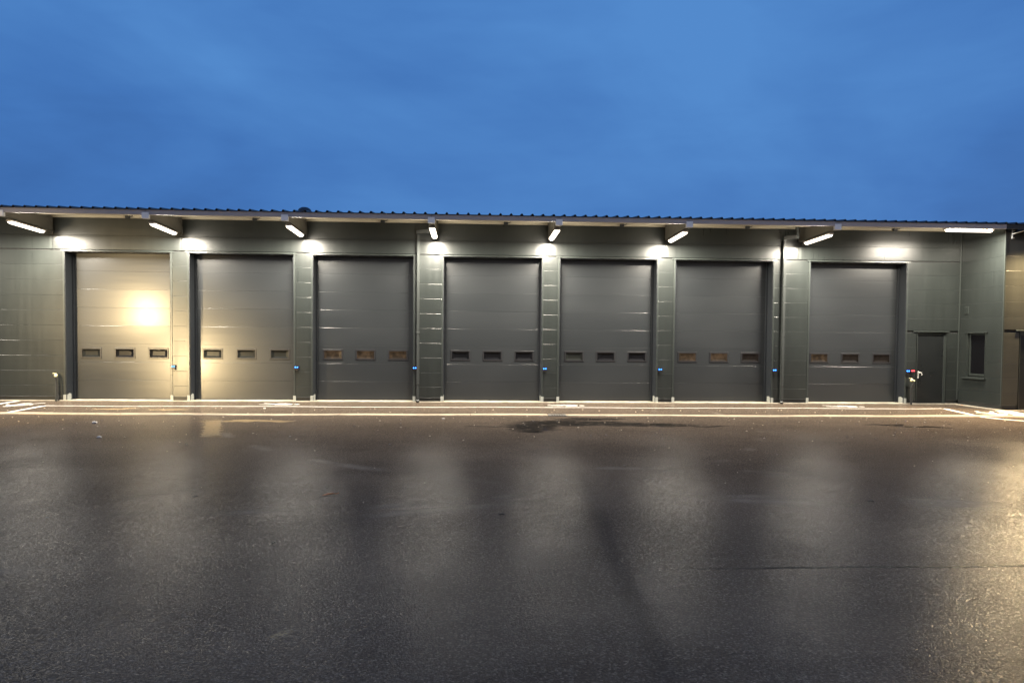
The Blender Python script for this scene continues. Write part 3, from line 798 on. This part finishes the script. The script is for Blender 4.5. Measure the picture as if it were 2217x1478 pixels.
# ------------------------------------------------------------------ floodlights
def floodlight(name, label, loc, rotz, tilt, power, col, size, blend, cone, bracket=True):
    r_ = thing(name, label, 'floodlight', loc, rotz)
    hd = MB(); hd.cbox(-0.16, 0.16, -0.05, 0.05, -0.11, 0.11, 0.012, 2)
    h_ = hd.build('lamp_head', M_BLACK, r_); h_.rotation_euler = (tilt, 0, 0)
    mb = MB(); mb.cbox(-0.14, 0.14, -0.056, -0.0505, -0.09, 0.09, 0.002); mb.build('lens', M_WARM, h_)
    for q in range(6):
        mb2 = MB(); mb2.box(-0.14, 0.14, 0.0505, 0.085, -0.085+q*0.032, -0.078+q*0.032); mb2.build('cooling_fin', M_BLACK, h_)
    L_ = bpy.data.lights.new(name+'_beam', 'SPOT'); L_.energy = power; L_.color = col; L_.spot_size = cone; L_.spot_blend = blend; L_.shadow_soft_size = size
    lo = bpy.data.objects.new('beam', L_); COL.objects.link(lo); lo.parent = h_; lo.location = (0, -0.10, 0); lo.rotation_euler = (-math.pi/2, 0, 0)
    return r_
# on the wing, just at the right picture edge
fl = floodlight('wall_floodlight', 'warm lit floodlight on a bent wall bracket at the right picture edge', (14.60, -2.15, 4.66), R(-12), R(46), 6500.0, (1.0, 0.74, 0.40), 0.10, 1.0, R(176))
mb = MB(); mb.cbox(-0.48, -0.45, 0.325, 0.344, -0.17, 0.06, 0.003)
mb.build('bracket_plate', M_GALV, fl); fl.rotation_euler = (0, 0, 0)
mb = MB(); mb.tube([(-0.465, 0.325, -0.04), (-0.44, 0.25, -0.035), (-0.30, 0.14, 0.02), (-0.16, 0.06, 0.06)], 0.014, 8); mb.build('bracket_arm', M_GALV, fl)
for z in (0.035, -0.145):
    mb = MB(); mb.lathe([(0.014, 0), (0.014, 0.012), (0, 0.016)], (0, 0, 0), 8); bo = mb.build('bolt', M_GALV, fl, (-0.42, 0.345, z)); bo.rotation_euler = (math.pi/2, 0, 0)
# warm lights behind the camera's left shoulder, seen mirrored in the two left doors
def offframe_lamp(loc, target, power, h, label, cone, blend):
    t_ = thing('offframe_lamp', label, 'lamp mast', (loc[0], loc[1], 0))
    mb = MB(); mb.tube([(0, 0, 0), (0, 0, h+0.12)], [0.06, 0.045], 12); mb.build('mast', M_GALV, t_)
    mb = MB(); mb.cbox(-0.14, 0.14, -0.14, 0.14, 0.0, 0.02, 0.004); mb.build('foot_plate', M_GALV, t_)
    d = (Vector(target)-Vector(loc)); yaw = math.atan2(-d.x, d.y); pit = math.atan2(d.z, math.hypot(d.x, d.y))
    hd = MB(); hd.cbox(-0.22, 0.22, -0.05, 0.05, -0.14, 0.14, 0.012, 2)
    h_ = hd.build('lamp_head', M_BLACK, t_, (0, 0, h)); h_.location = Vector((0, 0, h))+Vector((-math.sin(yaw), math.cos(yaw), 0))*0.12; h_.rotation_euler = Euler((pit, 0, yaw))
    mb = MB(); mb.cbox(-0.20, 0.20, 0.0505, 0.056, -0.12, 0.12, 0.002); mb.build('lens', M_WARM, h_)
    L_ = bpy.data.lights.new('mast_beam', 'SPOT'); L_.energy = power; L_.color = (1.0, 0.74, 0.38); L_.spot_size = cone; L_.spot_blend = blend; L_.shadow_soft_size = 0.34
    lo = bpy.data.objects.new('beam', L_); COL.objects.link(lo); lo.parent = h_; lo.location = (0, 0.10, 0); lo.rotation_euler = (math.pi/2, 0, 0)
k_ = 0.60
offframe_lamp((-8.894*(1+k_), REC-21.5*k_, 2.426+0.678*k_), (-10.0, 0.4, 1.6), 5600.0, 2.83, 'tall warm lit lamp mast in the yard, mirrored in the leftmost door', R(36), 1.0)
offframe_lamp((-11.3, -9.6, 0.75), (-6.9, 0.4, 0.45), 3600.0, 0.75, 'low warm lit lamp standing in for unseen car headlights outside the left picture edge', R(34), 0.8)  # low lamp put in for unseen car headlights that warm the second door

# ------------------------------------------------------------------ road markings
PZ = 0.004
def strip(name, pts, w):
    mb = MB(); V = []; n = len(pts)
    for i, p in enumerate(pts):
        a = Vector(pts[max(0, i-1)]); c = Vector(pts[min(n-1, i+1)]); d = (c-a).normalized(); nn = Vector((-d.y, d.x))
        q = Vector(p); ww = w*(1+0.10*math.sin(i*2.1+p[0]))
        V += [(q.x+nn.x*ww/2, q.y+nn.y*ww/2, PZ), (q.x-nn.x*ww/2, q.y-nn.y*ww/2, PZ)]
    mb.add(V, [(2*i+1, 2*i+3, 2*i+2, 2*i) for i in range(n-1)])
    return tag(mb.build(name, M_PAINT), kind='structure')
xs_ = [-10.65+i*0.75 for i in range(32)]
strip('walkway_line', [(x, -1.55+0.05*math.sin(x*0.9)+0.03*math.sin(x*2.3)) for x in xs_ if x < 12.5]+[(12.60, -1.46)], 0.10)
strip('walkway_line', [(12.62, -1.52), (12.45, -2.3), (12.28, -3.1), (12.15, -3.78)], 0.13)
strip('walkway_line', [(12.17, -3.80), (12.30, -4.2), (12.55, -4.6), (13.0, -5.5), (13.6, -6.6)], 0.13)
strip('walkway_line', [(-10.62, -1.62), (-10.58, -2.3), (-10.53, -3.0), (-10.50, -3.34)], 0.13)
strip('walkway_line', [(-12.06, -0.16), (-12.05, -0.6), (-12.0, -1.1), (-11.98, -2.0), (-11.95, -3.3)], 0.13)
strip('walkway_band', [(13.78, -2.15), (13.70, -2.6), (13.60, -3.0), (13.50, -3.3)], 0.42)
def pedestrian(loc, rotz, s, label):
    # walking figure: head towards +X
    mb = MB()
    def poly(pts): mb.add([(x*s, y*s, PZ+0.004) for x, y in pts], [tuple(range(len(pts)))])
    def limb(a, c, w0, w1):
        a = Vector(a); c = Vector(c); d = (c-a).normalized(); n = Vector((-d.y, d.x))
        poly([a+n*w0, a-n*w0, c-n*w1, c+n*w1])
    head = [(1.0+0.085*math.cos(q*math.pi/6), 0.0+0.085*math.sin(q*math.pi/6)) for q in range(12)]
    poly(head)
    poly([(0.87, -0.11), (0.88, 0.11), (0.80, 0.14), (0.47, 0.09), (0.47, -0.09), (0.80, -0.14)])
    limb((0.80, 0.13), (0.56, 0.27), 0.04, 0.035); limb((0.555, 0.265), (0.40, 0.20), 0.035, 0.03)
    limb((0.80, -0.13), (0.60, -0.25), 0.04, 0.035); limb((0.60, -0.255), (0.50, -0.36), 0.035, 0.03)
    limb((0.468, 0.045), (0.22, 0.13), 0.055, 0.045); limb((0.218, 0.13), (0.0, 0.26), 0.045, 0.035)
    limb((0.468, -0.045), (0.24, -0.14), 0.055, 0.045); limb((0.238, -0.14), (-0.02, -0.10), 0.045, 0.035)
    o = mb.build('painted_figure', M_PAINT, None, loc, rotz)
    return tag(o, label, 'road marking', 'painted walking figures on the walkway')
pedestrian((-5.50, -0.85, 0), R(-4), 0.95, 'white painted walking figure on the walkway in front of the second door from the left')
pedestrian((2.06, -0.96, 0), R(-3), 0.90, 'white painted walking figure on the walkway beside the drain grate')
pedestrian((9.66, -0.92, 0), R(-6), 0.96, 'white painted walking figure on the walkway in front of the rightmost sectional door')
pedestrian((-11.30, -0.75, 0), R(-95), 1.05, 'white painted walking figure on the walkway at the left picture edge')
pedestrian((13.10, -2.25, 0), R(-97), 1.10, 'white painted walking figure on the walkway at the right picture edge')

# ------------------------------------------------------------------ drain grate
gt = thing('drain_grate', 'dark slotted drain grate set in the pale channel beside the wet patch', 'drain grate', ((GRATE[0]+GRATE[1])/2, -3.60, 0.0))
mb = MB(); w_, h_ = 0.205, 0.20
for x0, x1, y0, y1 in ((-w_, w_, -h_, -h_+0.03), (-w_, w_, h_-0.03, h_), (-w_, -w_+0.03, -h_+0.03, h_-0.03), (w_-0.03, w_, -h_+0.03, h_-0.03)):
    mb.box(x0, x1, y0, y1, 0.002, 0.016)
mb.build('grate_frame', M_BEAM, gt)
for q in range(6):
    mb = MB(); mb.cbox(-0.165+q*0.058, -0.133+q*0.058, -h_+0.032, h_-0.032, 0.003, 0.014, 0.003); mb.build('grate_bar', M_BEAM, gt)

# ------------------------------------------------------------------ litter
def leaf(loc, s, rz, label, mat=M_DRY):
    mb = MB(); out = [(-1, 0), (-.6, .34), (0, .46), (.55, .30), (1, 0), (.55, -.34), (0, -.44), (-.6, -.28)]
    V = [(x*s, y*s, 0.012+0.25*s*abs(y)+0.10*s*math.sin(x*2)) for x, y in out]+[(0, 0, 0.008)]
    mb.add(V, [(i, (i+1) % 8, 8) for i in range(8)]); mb.tube([(s*.9, 0, 0.012), (s*1.5, s*.15, 0.02)], 0.003, 5)
    return tag(mb.build('dead_leaf', mat, None, (loc[0], loc[1], 0), rz), label, 'leaf')
leaf((-1.569, -12.593), 0.075, 0.3, 'orange-brown dead leaf lying alone on the open asphalt')
leaf((14.02, -0.35) if False else (13.83, -0.42), 0.045, 1.0, 'pale brown leaf at the foot of the wing wall in the inner corner')
def twig(loc, l, rz, label):
    mb = MB(); l *= 0.6; mb.tube([(-l, 0, 0.010), (-l*.2, l*.08, 0.016), (l*.5, -l*.04, 0.014), (l, l*.10, 0.012)], [0.005, 0.006, 0.006, 0.004], 6); mb.tube([(0, l*.04, 0.014), (l*.3, l*.35, 0.02)], 0.005, 5)
    return tag(mb.build('twig', M_TWIG, None, (loc[0], loc[1], 0), rz), label, 'twig', 'twigs on the asphalt')
twig((-2.992, -12.697), 0.055, 0.4, 'short dark twig on the asphalt left of the orange leaf')
twig((0.315, -13.586), 0.055, -0.1, 'short dark twig on the asphalt in the middle of the yard')
twig((4.406, -13.023), 0.065, 0.2, 'short dark twig on the asphalt in the right half of the yard')
twig((-1.656, -14.617), 0.03, 0.7, 'tiny dark twig on the asphalt nearest to the sandy spot')
def stone(loc, s, label):
    bm = bmesh.new(); bmesh.ops.create_icosphere(bm, subdivisions=1, radius=1.0)
    for q in bm.verts: q.co = Vector((q.co.x*s*random.uniform(.8, 1.2), q.co.y*s*.7*random.uniform(.8, 1.2), max(0, q.co.z+0.2)*s*.5*random.uniform(.8, 1.2)))
    me = bpy.data.meshes.new('stone'); bm.to_mesh(me); bm.free(); me.materials.append(M_STONE)
    return tag(put('stone', me, None, (loc[0], loc[1], 0.0), random.uniform(0, 3)), label, 'stone', 'pale stones on the asphalt')
stone((-7.542, -5.436), 0.075, 'largest pale stone, on the asphalt in front of the leftmost door')
stone((-6.398, -7.657), 0.055, 'pale flat stone left of the sandy patch on the asphalt')
stone((-0.592, -4.466), 0.05, 'small pale stone on the asphalt just before the channel, below the left downpipe')
stone((-5.077, -2.071), 0.045, 'small pale stone between the white line and the channel')
# loose grit and leaf crumbs: nobody could count them
mb = MB()
for q in range(420):
    y = -2.0-abs(random.gauss(0, 1))*5.0; x = random.uniform(-13, 14)
    if y < -18: continue
    s = random.uniform(0.009, 0.034)*(1.0 if y > -9 else 0.6); a = random.uniform(0, 3.14)
    V = [(x+s*math.cos(a+t_*2.1)*random.uniform(.5, 1.2), y+s*math.sin(a+t_*2.1)*random.uniform(.5, 1.2), 0.005) for t_ in range(3)]+[(x, y, 0.006+s*0.6)]
    mb.add(V, [(0, 1, 3), (1, 2, 3), (2, 0, 3)])
tag(mb.build('loose_grit', M_CHIP), 'pale grit and leaf crumbs scattered over the asphalt', 'grit', kind='stuff')
mb = MB()
for q in range(160):
    y = -4.5-abs(random.gauss(0, 1))*6.0; x = random.uniform(-12, 13)
    if y < -18.5: continue
    s = random.uniform(0.010, 0.030); a = random.uniform(0, 3.14)
    V = [(x+s*math.cos(a+t_*1.57)*random.uniform(.5, 1.2), y+s*math.sin(a+t_*1.57)*random.uniform(.5, 1.2), 0.004+random.uniform(0, .012)) for t_ in range(4)]
    mb.add(V, [(0, 1, 2, 3)])
tag(mb.build('dark_leaf_crumbs', M_TWIG), 'dark wet leaf crumbs scattered over the asphalt', 'leaf litter', kind='stuff')
